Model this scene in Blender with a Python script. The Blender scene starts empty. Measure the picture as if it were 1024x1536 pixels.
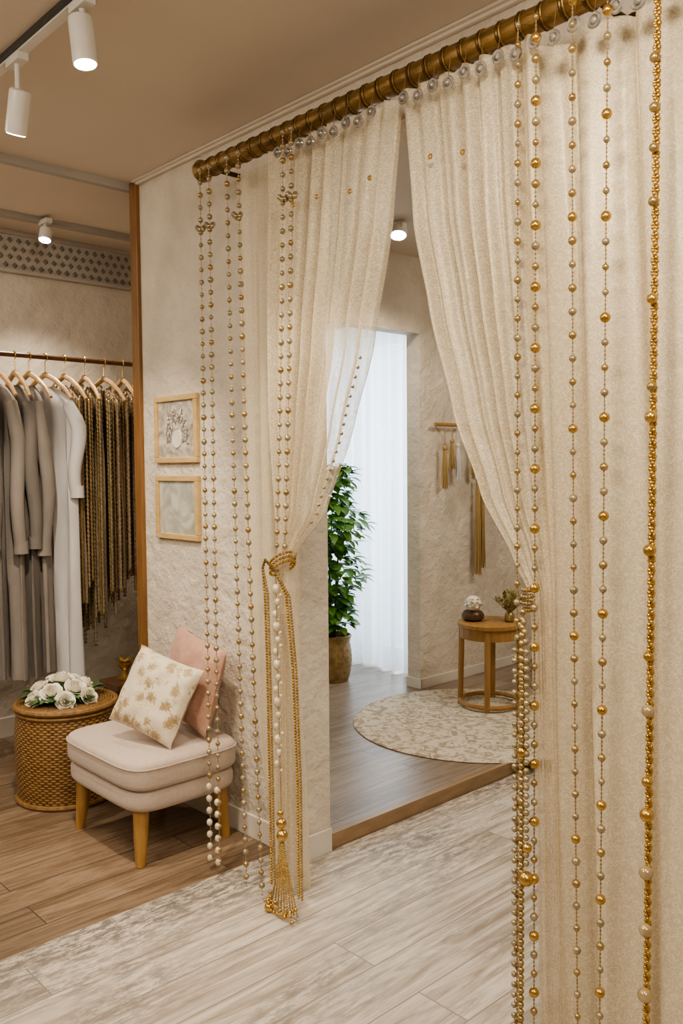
import bpy, math, random
from mathutils import Vector, Matrix, noise as mnoise
random.seed(7)
S=bpy.context.scene
pi=math.pi
# ---------------------------------------------------------------- materials
def newmat(name):
    m=bpy.data.materials.new(name); m.use_nodes=True
    nt=m.node_tree; nt.nodes.clear()
    out=nt.nodes.new('ShaderNodeOutputMaterial')
    return m,nt,out
def N(nt,t,**kw):
    n=nt.nodes.new(t)
    for k,v in kw.items():
        if k in n.inputs: n.inputs[k].default_value=v
        else: setattr(n,k,v)
    return n
def L(nt,a,b): nt.links.new(a,b)
def ramp(nt,fac,stops):
    r=nt.nodes.new('ShaderNodeValToRGB')
    el=r.color_ramp.elements
    while len(el)<len(stops): el.new(0.5)
    for e,(p,c) in zip(el,stops):
        e.position=p; e.color=(c[0],c[1],c[2],1) if len(c)==3 else c
    L(nt,fac,r.inputs['Fac']); return r
def simple(name,c1,c2=None,scale=8,rough=0.5,metal=0,bump=0,bscale=None,spec=0.5,sheen=0,emit=None,stretch=(1,1,1),detail=4,bdist=0.01):
    m,nt,out=newmat(name)
    if c2 is None: c2=tuple(x*0.85 for x in c1)
    tc=N(nt,'ShaderNodeTexCoord'); mp=N(nt,'ShaderNodeMapping'); mp.inputs['Scale'].default_value=stretch
    L(nt,tc.outputs['Object'],mp.inputs['Vector'])
    nz=N(nt,'ShaderNodeTexNoise',Scale=scale,Detail=detail); L(nt,mp.outputs[0],nz.inputs['Vector'])
    r=ramp(nt,nz.outputs['Fac'],[(0.3,c2),(0.7,c1)])
    b=N(nt,'ShaderNodeBsdfPrincipled',Roughness=rough,Metallic=metal)
    b.inputs['Specular IOR Level'].default_value=spec
    if sheen: b.inputs['Sheen Weight'].default_value=sheen
    L(nt,r.outputs[0],b.inputs['Base Color'])
    if bump:
        n2=N(nt,'ShaderNodeTexNoise',Scale=bscale or scale*4,Detail=6,Roughness=0.6); L(nt,mp.outputs[0],n2.inputs['Vector'])
        bp=N(nt,'ShaderNodeBump',Strength=bump,Distance=bdist); L(nt,n2.outputs['Fac'],bp.inputs['Height']); L(nt,bp.outputs[0],b.inputs['Normal'])
    if emit:
        b.inputs['Emission Color'].default_value=(*emit[0],1); b.inputs['Emission Strength'].default_value=emit[1]
    L(nt,b.outputs[0],out.inputs[0]); return m
def plank(name,ca,cb,grain,mort,width=0.17,length=1.25,rough=0.45,distress=None,gmix=0.75):
    m,nt,out=newmat(name)
    tc=N(nt,'ShaderNodeTexCoord'); sp=N(nt,'ShaderNodeSeparateXYZ'); L(nt,tc.outputs['Object'],sp.inputs[0])
    cb_=N(nt,'ShaderNodeCombineXYZ'); L(nt,sp.outputs['Y'],cb_.inputs['X']); L(nt,sp.outputs['X'],cb_.inputs['Y'])
    br=N(nt,'ShaderNodeTexBrick',Scale=1.0); br.offset=0.43; br.offset_frequency=2
    br.inputs['Color1'].default_value=(0,0,0,1); br.inputs['Color2'].default_value=(1,1,1,1); br.inputs['Mortar'].default_value=(.5,.5,.5,1)
    br.inputs['Mortar Size'].default_value=0.0028; br.inputs['Mortar Smooth'].default_value=0.1
    br.inputs['Brick Width'].default_value=length; br.inputs['Row Height'].default_value=width
    L(nt,cb_.outputs[0],br.inputs['Vector'])
    base=N(nt,'ShaderNodeMix',data_type='RGBA'); L(nt,br.outputs['Color'],base.inputs[0]); base.inputs[6].default_value=(*ca,1); base.inputs[7].default_value=(*cb,1)
    sh=N(nt,'ShaderNodeVectorMath',operation='MULTIPLY'); L(nt,br.outputs['Color'],sh.inputs[0]); sh.inputs[1].default_value=(7.3,13.1,0)
    mp=N(nt,'ShaderNodeMapping'); mp.inputs['Scale'].default_value=(9,0.7,1); L(nt,tc.outputs['Object'],mp.inputs['Vector'])
    av=N(nt,'ShaderNodeVectorMath',operation='ADD'); L(nt,mp.outputs[0],av.inputs[0]); L(nt,sh.outputs[0],av.inputs[1])
    nz=N(nt,'ShaderNodeTexNoise',Scale=2.0,Detail=10,Roughness=0.72); nz.inputs['Distortion'].default_value=1.6
    L(nt,av.outputs[0],nz.inputs['Vector'])
    r=ramp(nt,nz.outputs['Fac'],[(0.36,grain),(0.48,tuple((1+g)/2 for g in grain)),(0.58,(1,1,1))])
    mx=N(nt,'ShaderNodeMix',data_type='RGBA',blend_type='MULTIPLY'); mx.inputs[0].default_value=gmix
    L(nt,base.outputs[2],mx.inputs[6]); L(nt,r.outputs[0],mx.inputs[7])
    col=mx.outputs[2]
    if distress:
        mp3=N(nt,'ShaderNodeMapping'); mp3.inputs['Scale'].default_value=(1.0,0.30,1); L(nt,tc.outputs['Object'],mp3.inputs['Vector'])
        n3=N(nt,'ShaderNodeTexNoise',Scale=42.0,Detail=6,Roughness=0.75); L(nt,mp3.outputs[0],n3.inputs['Vector'])
        f1=ramp(nt,n3.outputs['Fac'],[(0.44,(0,0,0)),(0.56,(1,1,1))])
        n4=N(nt,'ShaderNodeTexNoise',Scale=4.5,Detail=4); L(nt,mp3.outputs[0],n4.inputs['Vector'])
        f2=ramp(nt,n4.outputs['Fac'],[(0.46,(.04,.04,.04)),(0.64,(.75,.75,.75))])
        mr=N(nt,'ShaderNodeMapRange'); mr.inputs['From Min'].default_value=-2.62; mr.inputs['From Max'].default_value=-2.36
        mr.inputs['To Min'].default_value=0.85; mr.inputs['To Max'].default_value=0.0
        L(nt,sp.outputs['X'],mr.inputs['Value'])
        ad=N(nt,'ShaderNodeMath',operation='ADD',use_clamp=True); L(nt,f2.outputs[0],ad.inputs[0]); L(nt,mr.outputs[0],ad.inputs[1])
        mu=N(nt,'ShaderNodeMath',operation='MULTIPLY'); L(nt,ad.outputs[0],mu.inputs[0]); L(nt,f1.outputs[0],mu.inputs[1])
        m3=N(nt,'ShaderNodeMix',data_type='RGBA'); L(nt,mu.outputs[0],m3.inputs[0]); L(nt,col,m3.inputs[6]); m3.inputs[7].default_value=(*distress,1)
        col=m3.outputs[2]
    mm=N(nt,'ShaderNodeMix',data_type='RGBA'); L(nt,br.outputs['Fac'],mm.inputs[0]); L(nt,col,mm.inputs[6]); mm.inputs[7].default_value=(*mort,1)
    b=N(nt,'ShaderNodeBsdfPrincipled',Roughness=rough)
    L(nt,mm.outputs[2],b.inputs['Base Color'])
    bp=N(nt,'ShaderNodeBump',Strength=0.25,Distance=0.004); L(nt,nz.outputs['Fac'],bp.inputs['Height']); L(nt,bp.outputs[0],b.inputs['Normal'])
    L(nt,b.outputs[0],out.inputs[0]); return m
def fabric_sheer(name,col,a0,a1,scale=150,trans=0.5,dark=0.8,gl=0.08,bump=.2):
    m,nt,out=newmat(name)
    tc=N(nt,'ShaderNodeTexCoord')
    nz=N(nt,'ShaderNodeTexNoise',Scale=scale,Detail=1.0); nz.inputs['Distortion'].default_value=1.5
    L(nt,tc.outputs['Object'],nz.inputs['Vector'])
    s=N(nt,'ShaderNodeMath',operation='SUBTRACT'); L(nt,nz.outputs['Fac'],s.inputs[0]); s.inputs[1].default_value=0.5
    a=N(nt,'ShaderNodeMath',operation='ABSOLUTE'); L(nt,s.outputs[0],a.inputs[0])
    mr=N(nt,'ShaderNodeMapRange'); mr.inputs['From Min'].default_value=0.02; mr.inputs['From Max'].default_value=0.07
    mr.inputs['To Min'].default_value=a1; mr.inputs['To Max'].default_value=a0; L(nt,a.outputs[0],mr.inputs['Value'])
    rc=ramp(nt,a.outputs[0],[(0.02,col),(0.08,tuple(x*dark**(1,1.15,1.5)[i] for i,x in enumerate(col)))])
    d=N(nt,'ShaderNodeBsdfDiffuse'); t=N(nt,'ShaderNodeBsdfTranslucent'); g=N(nt,'ShaderNodeBsdfGlossy',Roughness=0.4)
    L(nt,rc.outputs[0],d.inputs[0]); L(nt,rc.outputs[0],t.inputs[0]); L(nt,rc.outputs[0],g.inputs[0])
    bp=N(nt,'ShaderNodeBump',Strength=bump,Distance=0.002); L(nt,nz.outputs['Fac'],bp.inputs['Height'])
    for q in (d,g): L(nt,bp.outputs[0],q.inputs['Normal'])
    m1=N(nt,'ShaderNodeMixShader'); m1.inputs[0].default_value=trans; L(nt,d.outputs[0],m1.inputs[1]); L(nt,t.outputs[0],m1.inputs[2])
    m2=N(nt,'ShaderNodeMixShader'); m2.inputs[0].default_value=gl; L(nt,m1.outputs[0],m2.inputs[1]); L(nt,g.outputs[0],m2.inputs[2])
    tr=N(nt,'ShaderNodeBsdfTransparent'); m3=N(nt,'ShaderNodeMixShader')
    L(nt,mr.outputs[0],m3.inputs[0]); L(nt,tr.outputs[0],m3.inputs[1]); L(nt,m2.outputs[0],m3.inputs[2])
    L(nt,m3.outputs[0],out.inputs[0]); return m
def wickerm():
    m,nt,out=newmat('woven_cane')
    tc=N(nt,'ShaderNodeTexCoord'); sp=N(nt,'ShaderNodeSeparateXYZ'); L(nt,tc.outputs['Object'],sp.inputs[0])
    at=N(nt,'ShaderNodeMath',operation='ARCTAN2'); L(nt,sp.outputs['Y'],at.inputs[0]); L(nt,sp.outputs['X'],at.inputs[1])
    u=N(nt,'ShaderNodeMath',operation='MULTIPLY'); L(nt,at.outputs[0],u.inputs[0]); u.inputs[1].default_value=42.0
    su=N(nt,'ShaderNodeMath',operation='SINE'); L(nt,u.outputs[0],su.inputs[0])
    w=N(nt,'ShaderNodeMath',operation='MULTIPLY'); L(nt,sp.outputs['Z'],w.inputs[0]); w.inputs[1].default_value=270.0
    sw=N(nt,'ShaderNodeMath',operation='SINE'); L(nt,w.outputs[0],sw.inputs[0])
    w2=N(nt,'ShaderNodeMath',operation='MULTIPLY'); L(nt,sp.outputs['Z'],w2.inputs[0]); w2.inputs[1].default_value=540.0
    sw2=N(nt,'ShaderNodeMath',operation='COSINE'); L(nt,w2.outputs[0],sw2.inputs[0])
    pr=N(nt,'ShaderNodeMath',operation='MULTIPLY'); L(nt,su.outputs[0],pr.inputs[0]); L(nt,sw.outputs[0],pr.inputs[1])
    ab=N(nt,'ShaderNodeMath',operation='MULTIPLY_ADD'); L(nt,sw2.outputs[0],ab.inputs[0]); ab.inputs[1].default_value=-0.45; L(nt,pr.outputs[0],ab.inputs[2])
    mr=N(nt,'ShaderNodeMapRange'); mr.inputs['From Min'].default_value=-1.2; mr.inputs['From Max'].default_value=1.1; L(nt,ab.outputs[0],mr.inputs['Value'])
    nz=N(nt,'ShaderNodeTexNoise',Scale=30.0); L(nt,tc.outputs['Object'],nz.inputs['Vector'])
    a2=N(nt,'ShaderNodeMath',operation='MULTIPLY_ADD'); L(nt,nz.outputs['Fac'],a2.inputs[0]); a2.inputs[1].default_value=0.5; L(nt,mr.outputs[0],a2.inputs[2])
    r=ramp(nt,a2.outputs[0],[(0.38,(0.06,0.03,0.010)),(0.75,(0.22,0.12,0.04)),(1.0,(0.36,0.215,0.085))])
    b=N(nt,'ShaderNodeBsdfPrincipled',Roughness=0.5); L(nt,r.outputs[0],b.inputs['Base Color'])
    bp=N(nt,'ShaderNodeBump',Strength=0.6,Distance=0.005); L(nt,mr.outputs[0],bp.inputs['Height']); L(nt,bp.outputs[0],b.inputs['Normal'])
    L(nt,b.outputs[0],out.inputs[0]); return m

M={}
M['wall']=simple('plaster_beige',(0.73,0.665,0.565),(0.575,0.515,0.43),scale=4.5,rough=0.85,bump=1.0,bscale=16,detail=10,bdist=.025)
M['wallshop']=simple('plaster_cream',(0.72,0.665,0.58),(0.55,0.50,0.425),scale=2.6,rough=0.85,bump=0.8,bscale=9,detail=10,bdist=.025)
M['ceil']=simple('ceiling_paint',(0.69,0.62,0.54),(0.66,0.59,0.51),scale=1.2,rough=0.9)
M['trimwhite']=simple('trim_paint',(0.74,0.69,0.62),rough=0.5,scale=3)
M['woodtrim']=simple('walnut_trim',(0.26,0.135,0.05),(0.17,0.085,0.03),scale=6,rough=0.4,stretch=(8,8,0.6))
M['oak']=simple('honey_oak',(0.42,0.25,0.09),(0.30,0.165,0.055),scale=7,rough=0.38,stretch=(6,6,0.8))
M['oakY']=simple('oak_edge',(0.38,0.26,0.15),(0.27,0.18,0.10),scale=7,rough=0.4,stretch=(6,0.8,6))
M['paleoak']=simple('pale_gold_oak',(0.62,0.45,0.21),(0.48,0.33,0.145),scale=9,rough=0.4,stretch=(1,3,3))
M['darkwood']=simple('dark_wood',(0.13,0.065,0.03),(0.08,0.04,0.02),scale=8,rough=0.35,stretch=(5,5,1))
M['rod']=simple('antique_brass_bamboo',(0.30,0.185,0.06),(0.13,0.075,0.022),scale=14,rough=0.33,metal=0.5,bump=0.2,stretch=(0.5,4,4))
M['rodring']=simple('dark_brass',(0.10,0.06,0.02),scale=20,rough=0.35,metal=0.6)
M['gold']=simple('polished_gold',(0.64,0.44,0.165),(0.48,0.31,0.10),scale=30,rough=0.26,metal=0.85)
M['brass']=simple('brass_bead',(0.48,0.36,0.17),(0.34,0.24,0.105),scale=40,rough=0.28,metal=0.7)
M['champ']=simple('champagne_bead',(0.46,0.385,0.25),(0.29,0.235,0.14),scale=50,rough=0.26,metal=0.5)
M['pearl']=simple('pearl_bead',(0.72,0.63,0.48),(0.60,0.50,0.36),scale=20,rough=0.18,metal=0.15)
M['pearlg']=simple('golden_pearl_bead',(0.56,0.45,0.28),(0.42,0.32,0.18),scale=20,rough=0.2,metal=0.4)
M['bronze']=simple('bronze_chain',(0.46,0.36,0.25),(0.28,0.21,0.135),scale=60,rough=0.33,metal=0.35)
M['black']=simple('black_track',(0.05,0.047,0.042),rough=0.4)
M['lampwhite']=simple('lamp_white',(0.78,0.75,0.70),rough=0.35)
M['bulb']=simple('lamp_lens',(1,0.95,0.85),emit=((1,0.95,0.86),22))
M['seat']=simple('blush_upholstery',(0.52,0.43,0.365),(0.46,0.38,0.315),scale=60,rough=0.85,bump=0.3,bscale=260,sheen=0.2)
M['pink']=simple('pink_linen',(0.50,0.305,0.23),(0.43,0.255,0.19),scale=50,rough=0.9,bump=0.4,bscale=240,sheen=0.15)
M['rose']=simple('rose_petal',(0.90,0.87,0.78),(0.82,0.78,0.65),scale=14,rough=0.6)
M['leaf']=simple('leaf_green',(0.13,0.30,0.04),(0.06,0.17,0.022),scale=12,rough=0.4)
M['leafd']=simple('dark_leaf',(0.07,0.15,0.04),(0.03,0.08,0.02),scale=12,rough=0.5)
M['dry']=simple('dried_foliage',(0.42,0.36,0.16),(0.25,0.22,0.08),scale=12,rough=0.7)
M['wicker']=simple('wicker_cane',(0.30,0.17,0.06),(0.155,0.085,0.03),scale=45,rough=0.5,bump=0.3)
M['weave']=wickerm()
M['grey']=simple('grey_linen',(0.22,0.20,0.185),(0.16,0.145,0.13),scale=14,rough=0.9,bump=0.3,bscale=180,stretch=(1,1,0.3))
M['grey2']=simple('taupe_linen',(0.31,0.28,0.255),(0.24,0.215,0.195),scale=14,rough=0.9,bump=0.3,bscale=180,stretch=(1,1,0.3))
M['brownnet']=simple('brown_net_fabric',(0.34,0.26,0.18),(0.22,0.165,0.11),scale=90,rough=0.8)
M['white']=simple('white_cotton',(0.70,0.69,0.69),(0.60,0.59,0.59),scale=10,rough=0.85,stretch=(1,1,0.3))
M['blush']=simple('blush_fabric',(0.62,0.42,0.30),(0.52,0.34,0.24),scale=10,rough=0.85)
M['hanger']=simple('hanger_wood',(0.54,0.35,0.17),(0.40,0.25,0.11),scale=12,rough=0.4,stretch=(1,4,4))
M['pot']=simple('ribbed_brass_pot',(0.36,0.25,0.10),(0.18,0.115,0.045),scale=30,rough=0.5,metal=0.3,bump=0.5)
M['tassel']=simple('tassel_thread',(0.46,0.33,0.15),(0.33,0.23,0.09),scale=80,rough=0.7,stretch=(3,3,0.2))
M['lattice']=simple('lattice_panel',(0.52,0.48,0.43),scale=3,rough=0.6)
M['latticed']=simple('lattice_dark',(0.22,0.195,0.165),scale=3,rough=0.6)
M['greytrim']=simple('grey_trim',(0.44,0.41,0.37),scale=3,rough=0.5)
M['glassbead']=simple('crystal',(0.50,0.47,0.42),(0.24,0.22,0.19),scale=60,rough=0.08,metal=0.35)
M['mat']=simple('picture_mount',(0.74,0.70,0.62),rough=0.7)
M['floorL']=plank('whitewashed_oak',(0.69,0.63,0.55),(0.55,0.50,0.435),(0.46,0.42,0.37),(0.25,0.22,0.18),width=0.19,length=1.9,rough=0.45,distress=(0.20,0.18,0.155),gmix=0.95)
M['floorD']=plank('warm_oak',(0.30,0.22,0.15),(0.21,0.15,0.10),(0.46,0.41,0.36),(0.09,0.065,0.045),width=0.16,rough=0.36,gmix=.95)
M['floorR']=plank('greige_oak',(0.35,0.28,0.215),(0.265,0.21,0.16),(0.52,0.48,0.43),(0.13,0.10,0.075),width=0.15,rough=0.32,gmix=.95)
M['curL']=fabric_sheer('sheer_ivory',(0.83,0.74,0.575),0.62,0.76,scale=170,trans=0.3,dark=.92)
M['curR']=fabric_sheer('lace_ivory',(0.86,0.775,0.615),0.92,0.98,scale=75,trans=0.2,dark=0.84)
M['curS']=fabric_sheer('lace_sheer',(0.86,0.77,0.605),0.55,0.76,scale=110,trans=0.25,dark=.88)
M['curW']=fabric_sheer('window_voile',(0.84,0.90,0.95),0.84,0.90,scale=60,trans=0.5,dark=.95)
def brocade():
    m,nt,out=newmat('brocade')
    tc=N(nt,'ShaderNodeTexCoord')
    v=N(nt,'ShaderNodeTexVoronoi',Scale=17.0); L(nt,tc.outputs['Object'],v.inputs['Vector'])
    nz=N(nt,'ShaderNodeTexNoise',Scale=44.0,Detail=3.0); nz.inputs['Distortion'].default_value=2.5; L(nt,tc.outputs['Object'],nz.inputs['Vector'])
    a=N(nt,'ShaderNodeMath',operation='MULTIPLY_ADD'); L(nt,nz.outputs['Fac'],a.inputs[0]); a.inputs[1].default_value=1.1; L(nt,v.outputs['Distance'],a.inputs[2])
    r=ramp(nt,a.outputs[0],[(0.76,(0.34,0.25,0.13)),(0.92,(0.47,0.38,0.24)),(1.0,(0.64,0.56,0.44))])
    b=N(nt,'ShaderNodeBsdfPrincipled',Roughness=0.5); L(nt,r.outputs[0],b.inputs['Base Color'])
    bp=N(nt,'ShaderNodeBump',Strength=0.4,Distance=0.004); L(nt,a.outputs[0],bp.inputs['Height']); L(nt,bp.outputs[0],b.inputs['Normal'])
    L(nt,b.outputs[0],out.inputs[0]); return m
M['brocade']=brocade()
def rugm():
    m,nt,out=newmat('medallion_rug')
    tc=N(nt,'ShaderNodeTexCoord')
    v=N(nt,'ShaderNodeTexVoronoi',Scale=9.0,feature='DISTANCE_TO_EDGE'); L(nt,tc.outputs['Object'],v.inputs['Vector'])
    nz=N(nt,'ShaderNodeTexNoise',Scale=16.0,Detail=5.0); nz.inputs['Distortion'].default_value=2.0; L(nt,tc.outputs['Object'],nz.inputs['Vector'])
    a=N(nt,'ShaderNodeMath',operation='MULTIPLY_ADD'); L(nt,v.outputs[0],a.inputs[0]); a.inputs[1].default_value=0.5; L(nt,nz.outputs['Fac'],a.inputs[2])
    r=ramp(nt,a.outputs[0],[(0.46,(0.37,0.305,0.22)),(0.60,(0.64,0.575,0.46))])
    b=N(nt,'ShaderNodeBsdfPrincipled',Roughness=0.95); L(nt,r.outputs[0],b.inputs['Base Color'])
    L(nt,b.outputs[0],out.inputs[0]); return m
M['rug']=rugm()
def artm(name,c1,c2,c3,sc):
    m,nt,out=newmat(name)
    tc=N(nt,'ShaderNodeTexCoord')
    nz=N(nt,'ShaderNodeTexNoise',Scale=sc,Detail=6.0); nz.inputs['Distortion'].default_value=1.8; L(nt,tc.outputs['Object'],nz.inputs['Vector'])
    r=ramp(nt,nz.outputs['Fac'],[(0.32,c1),(0.5,c2),(0.62,c3)])
    b=N(nt,'ShaderNodeBsdfPrincipled',Roughness=0.6); L(nt,r.outputs[0],b.inputs['Base Color']); L(nt,b.outputs[0],out.inputs[0]); return m
M['art1']=artm('sketch_print',(0.22,0.19,0.16),(0.43,0.39,0.34),(0.58,0.54,0.47),14)
M['art2']=artm('watercolour_print',(0.30,0.31,0.265),(0.44,0.44,0.38),(0.57,0.55,0.47),7)

# ---------------------------------------------------------------- mesh builder
class B:
    def __init__(s): s.v=[];s.f=[];s.m=[];s.mats=[];s.cur=0
    def mat(s,k):
        if k not in s.mats: s.mats.append(k)
        s.cur=s.mats.index(k); return s
    def add(s,v,f):
        o=len(s.v); s.v+= [tuple(p) for p in v]; s.f+=[tuple(i+o for i in q) for q in f]; s.m+=[s.cur]*len(f)
    def box(s,x0,x1,y0,y1,z0,z1):
        v=[(x,y,z) for z in (z0,z1) for y in (y0,y1) for x in (x0,x1)]
        s.add(v,[(0,2,3,1),(4,5,7,6),(0,1,5,4),(2,6,7,3),(0,4,6,2),(1,3,7,5)])
    def rings(s,rings,close=True,capa=True,capb=True):
        n=len(rings[0]); v=[p for r in rings for p in r]; f=[]
        for i in range(len(rings)-1):
            for j in range(n if close else n-1):
                a=i*n+j; b=i*n+(j+1)%n; f.append((a,b,b+n,a+n))
        if capa: f.append(tuple(range(n))[::-1])
        if capb: f.append(tuple((len(rings)-1)*n+j for j in range(n)))
        s.add(v,f)
    def tube(s,pts,r,n=8,caps=True):
        pts=[Vector(p) for p in pts]; R=[]
        up=None
        for i,p in enumerate(pts):
            t=(pts[min(i+1,len(pts)-1)]-pts[max(i-1,0)])
            if t.length<1e-9: t=Vector((0,0,1))
            t.normalize()
            if up is None:
                up=Vector((0,0,1)) if abs(t.z)<0.9 else Vector((1,0,0))
            a=(up-t*up.dot(t)).normalized(); b=t.cross(a); up=a
            rr=r[i] if isinstance(r,(list,tuple)) else r
            R.append([p+a*rr*math.cos(2*pi*k/n)+b*rr*math.sin(2*pi*k/n) for k in range(n)])
        s.rings(R,True,caps,caps)
    def cyl(s,p0,p1,r0,r1=None,n=16): s.tube([p0,p1],[r0,r0 if r1 is None else r1],n)
    def sph(s,c,r,n=10,m=7,sz=1.0,rot=None):
        c=Vector(c)
        v=[c+Vector((0,0,-r*sz))]
        for i in range(1,m):
            a=-pi/2+pi*i/m
            for k in range(n):
                v.append(c+Vector((r*math.cos(a)*math.cos(2*pi*k/n),r*math.cos(a)*math.sin(2*pi*k/n),r*sz*math.sin(a))))
        v.append(c+Vector((0,0,r*sz))); f=[]
        for k in range(n): f.append((0,1+(k+1)%n,1+k))
        for i in range(m-2):
            for k in range(n):
                a=1+i*n+k;b=1+i*n+(k+1)%n; f.append((a,b,b+n,a+n))
        l=len(v)-1;o=1+(m-2)*n
        for k in range(n): f.append((l,o+k,o+(k+1)%n))
        s.add(v,f)
    def lathe(s,c,prof,n=32,axis='Z'):
        c=Vector(c);R=[]
        for r,h in prof:
            ring=[]
            for k in range(n):
                a=2*pi*k/n
                if axis=='Z': ring.append(c+Vector((r*math.cos(a),r*math.sin(a),h)))
                elif axis=='X': ring.append(c+Vector((h,r*math.cos(a),r*math.sin(a))))
                else: ring.append(c+Vector((r*math.sin(a),h,r*math.cos(a))))
            R.append(ring)
        s.rings(R)
    def torus(s,c,R,r,axis='Z',n=24,m=8):
        c=Vector(c);rs=[]
        for i in range(n):
            a=2*pi*i/n;ring=[]
            for j in range(m):
                b=2*pi*j/m;d=R+r*math.cos(b);h=r*math.sin(b)
                if axis=='Z':p=(d*math.cos(a),d*math.sin(a),h)
                elif axis=='X':p=(h,d*math.cos(a),d*math.sin(a))
                else:p=(d*math.sin(a),h,d*math.cos(a))
                ring.append(c+Vector(p))
            rs.append(ring)
        v=[p for q in rs for p in q];f=[]
        for i in range(n):
            for j in range(m):
                f.append((i*m+j,((i+1)%n)*m+j,((i+1)%n)*m+(j+1)%m,i*m+(j+1)%m))
        s.add(v,f)
    def grid(s,fn,nu,nv):
        v=[fn(i/nu,j/nv) for j in range(nv+1) for i in range(nu+1)]
        f=[(j*(nu+1)+i,j*(nu+1)+i+1,(j+1)*(nu+1)+i+1,(j+1)*(nu+1)+i) for j in range(nv) for i in range(nu)]
        s.add(v,f)
    def xform(s,M_,start=0):
        for i in range(start,len(s.v)): s.v[i]=tuple(M_@Vector(s.v[i]))
    def obj(s,name,parent=None,smooth=True,loc=None,bevel=0,autos=40):
        me=bpy.data.meshes.new(name)
        off=Vector(loc) if loc is not None else Vector((0,0,0))
        me.from_pydata([tuple(Vector(p)-off) for p in s.v],[],s.f)
        for k in s.mats: me.materials.append(M[k])
        me.polygons.foreach_set('material_index',s.m)
        me.validate(); me.update()
        o=bpy.data.objects.new(name,me); S.collection.objects.link(o); o.location=off
        if smooth:
            me.polygons.foreach_set('use_smooth',[True]*len(me.polygons))
            if autos:
                try: me.set_sharp_from_angle(angle=math.radians(autos))
                except Exception: pass
        if bevel:
            b=o.modifiers.new('bevel','BEVEL'); b.width=bevel; b.segments=2; b.limit_method='ANGLE'
        if parent is not None: o.parent=parent
        return o
def empty(name):
    e=bpy.data.objects.new(name,None); S.collection.objects.link(e); e.empty_display_size=0.1; return e
def boxobj(name,mk,*d,bevel=0,parent=None):
    b=B();b.mat(mk);b.box(*d);return b.obj(name,smooth=False,bevel=bevel,parent=parent)

# ---------------------------------------------------------------- room shell
CZ=3.0; WY=2.21; WT=0.15; WE=-2.615; DY=4.42
b=B();b.mat('floorL');b.box(-2.765,2.5,-2.6,WY,-0.1,0);b.box(WE,2.5,WY,6.2,-0.1,0)
b.mat('floorD');b.box(-5.2,-2.765,-2.6,WY,-0.1,0);b.box(-5.2,-3.82,WY,3.2,-0.1,0)
b.obj('floor',smooth=False)
b=B();b.mat('floorR');b.box(-3.95,WE-.03,WY+WT,6.2,-0.1,0.06);b.box(-6.0,-3.95,3.2,5.0,-0.1,0.06)
b.mat('oakY');b.box(WE-.03,WE-.005,WY+WT,6.2,-0.1,0.064)
b.obj('raised_floor',smooth=False)
b=B();b.mat('ceil');b.box(-6.1,2.6,-2.7,6.3,CZ,CZ+0.1);b.obj('ceiling',smooth=False)
b=B();b.mat('wall')
b.box(-3.82,WE,WY,WY+WT,-0.1,CZ)
b.box(WE,-1.40,WY,WY+WT,2.78,CZ)
b.box(-1.40,2.5,WY,WY+WT,-0.1,CZ)
b.obj('wall_front',smooth=False)
boxobj('wall_left','wallshop',-5.2,-5.1,-2.6,3.2,-0.1,CZ)
boxobj('wall_alcove','wallshop',-5.1,-3.95,3.1,3.2,-0.1,CZ)
b=B();b.mat('wall')
b.box(-3.95-0.12,-3.95,DY,6.2,-0.1,CZ)
b.box(-3.95-0.12,-3.95,3.2,DY,2.5,CZ)
b.box(-3.95,-3.82,WY+WT,3.2,-0.1,CZ)
b.obj('wall_inner',smooth=False)
boxobj('wall_inner_back','wall',-4.07,2.6,6.2,6.3,-0.1,CZ)
boxobj('wall_right','wall',2.5,2.6,-2.6,6.2,-0.1,CZ)
boxobj('wall_rear','wall',-5.2,2.6,-2.7,-2.6,-0.1,CZ)
b=B();b.mat('wallshop');b.box(-6.1,-6.0,3.2,5.0,-0.1,CZ);b.obj('wall_passage',smooth=False)
b=B();b.mat('wallshop');b.box(-6.0,-5.75,4.9,5.0,-0.1,CZ);b.box(-4.15,-4.07,4.9,5.0,-0.1,CZ);b.box(-5.75,-4.15,4.9,5.0,2.6,CZ);b.box(-5.75,-4.15,4.9,5.0,-0.1,0.12)
b.obj('wall_window',smooth=False)
b=B();b.mat('trimwhite')
for x in (-5.75,-4.98,-4.20): b.box(x,x+0.05,4.91,4.97,0.12,2.6)
for z in (0.12,2.55): b.box(-5.75,-4.15,4.92,4.96,z,z+0.05)
b.obj('window_1',smooth=False)
b=B();b.mat('trimwhite');b.box(-3.82,WE,WY-0.012,WY,0,0.10);b.box(WE,WE+.012,WY-0.012,WY+WT,0,0.10)
b.obj('baseboard_front',smooth=False,bevel=0.003)
b=B();b.mat('trimwhite');b.box(-1.41,2.5,WY-0.012,WY,0,0.10);b.box(-1.412,-1.40,WY-0.012,WY+WT,0,0.10);b.obj('baseboard_right',smooth=False,bevel=0.003)
b=B();b.mat('trimwhite');b.box(-3.95,-3.935,DY-.012,6.2,0.06,0.13);b.box(-4.07,-3.935,DY-.015,DY,0.06,0.13);b.obj('baseboard_inner',smooth=False,bevel=0.003)
boxobj('baseboard_left','trimwhite',-5.1,-5.085,-2.6,3.1,0,0.12,bevel=0.003)
b=B();b.mat('ceil')
b.box(-3.82,2.5,WY-0.02,WY,CZ-0.02,CZ);b.box(-3.82,2.5,WY-0.035,WY,CZ-0.01,CZ);b.obj('trim_1',smooth=False,bevel=0.004)
boxobj('trim_2','woodtrim',-3.865,-3.80,WY-0.02,WY+WT+0.02,0,CZ,bevel=0.004)
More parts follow.
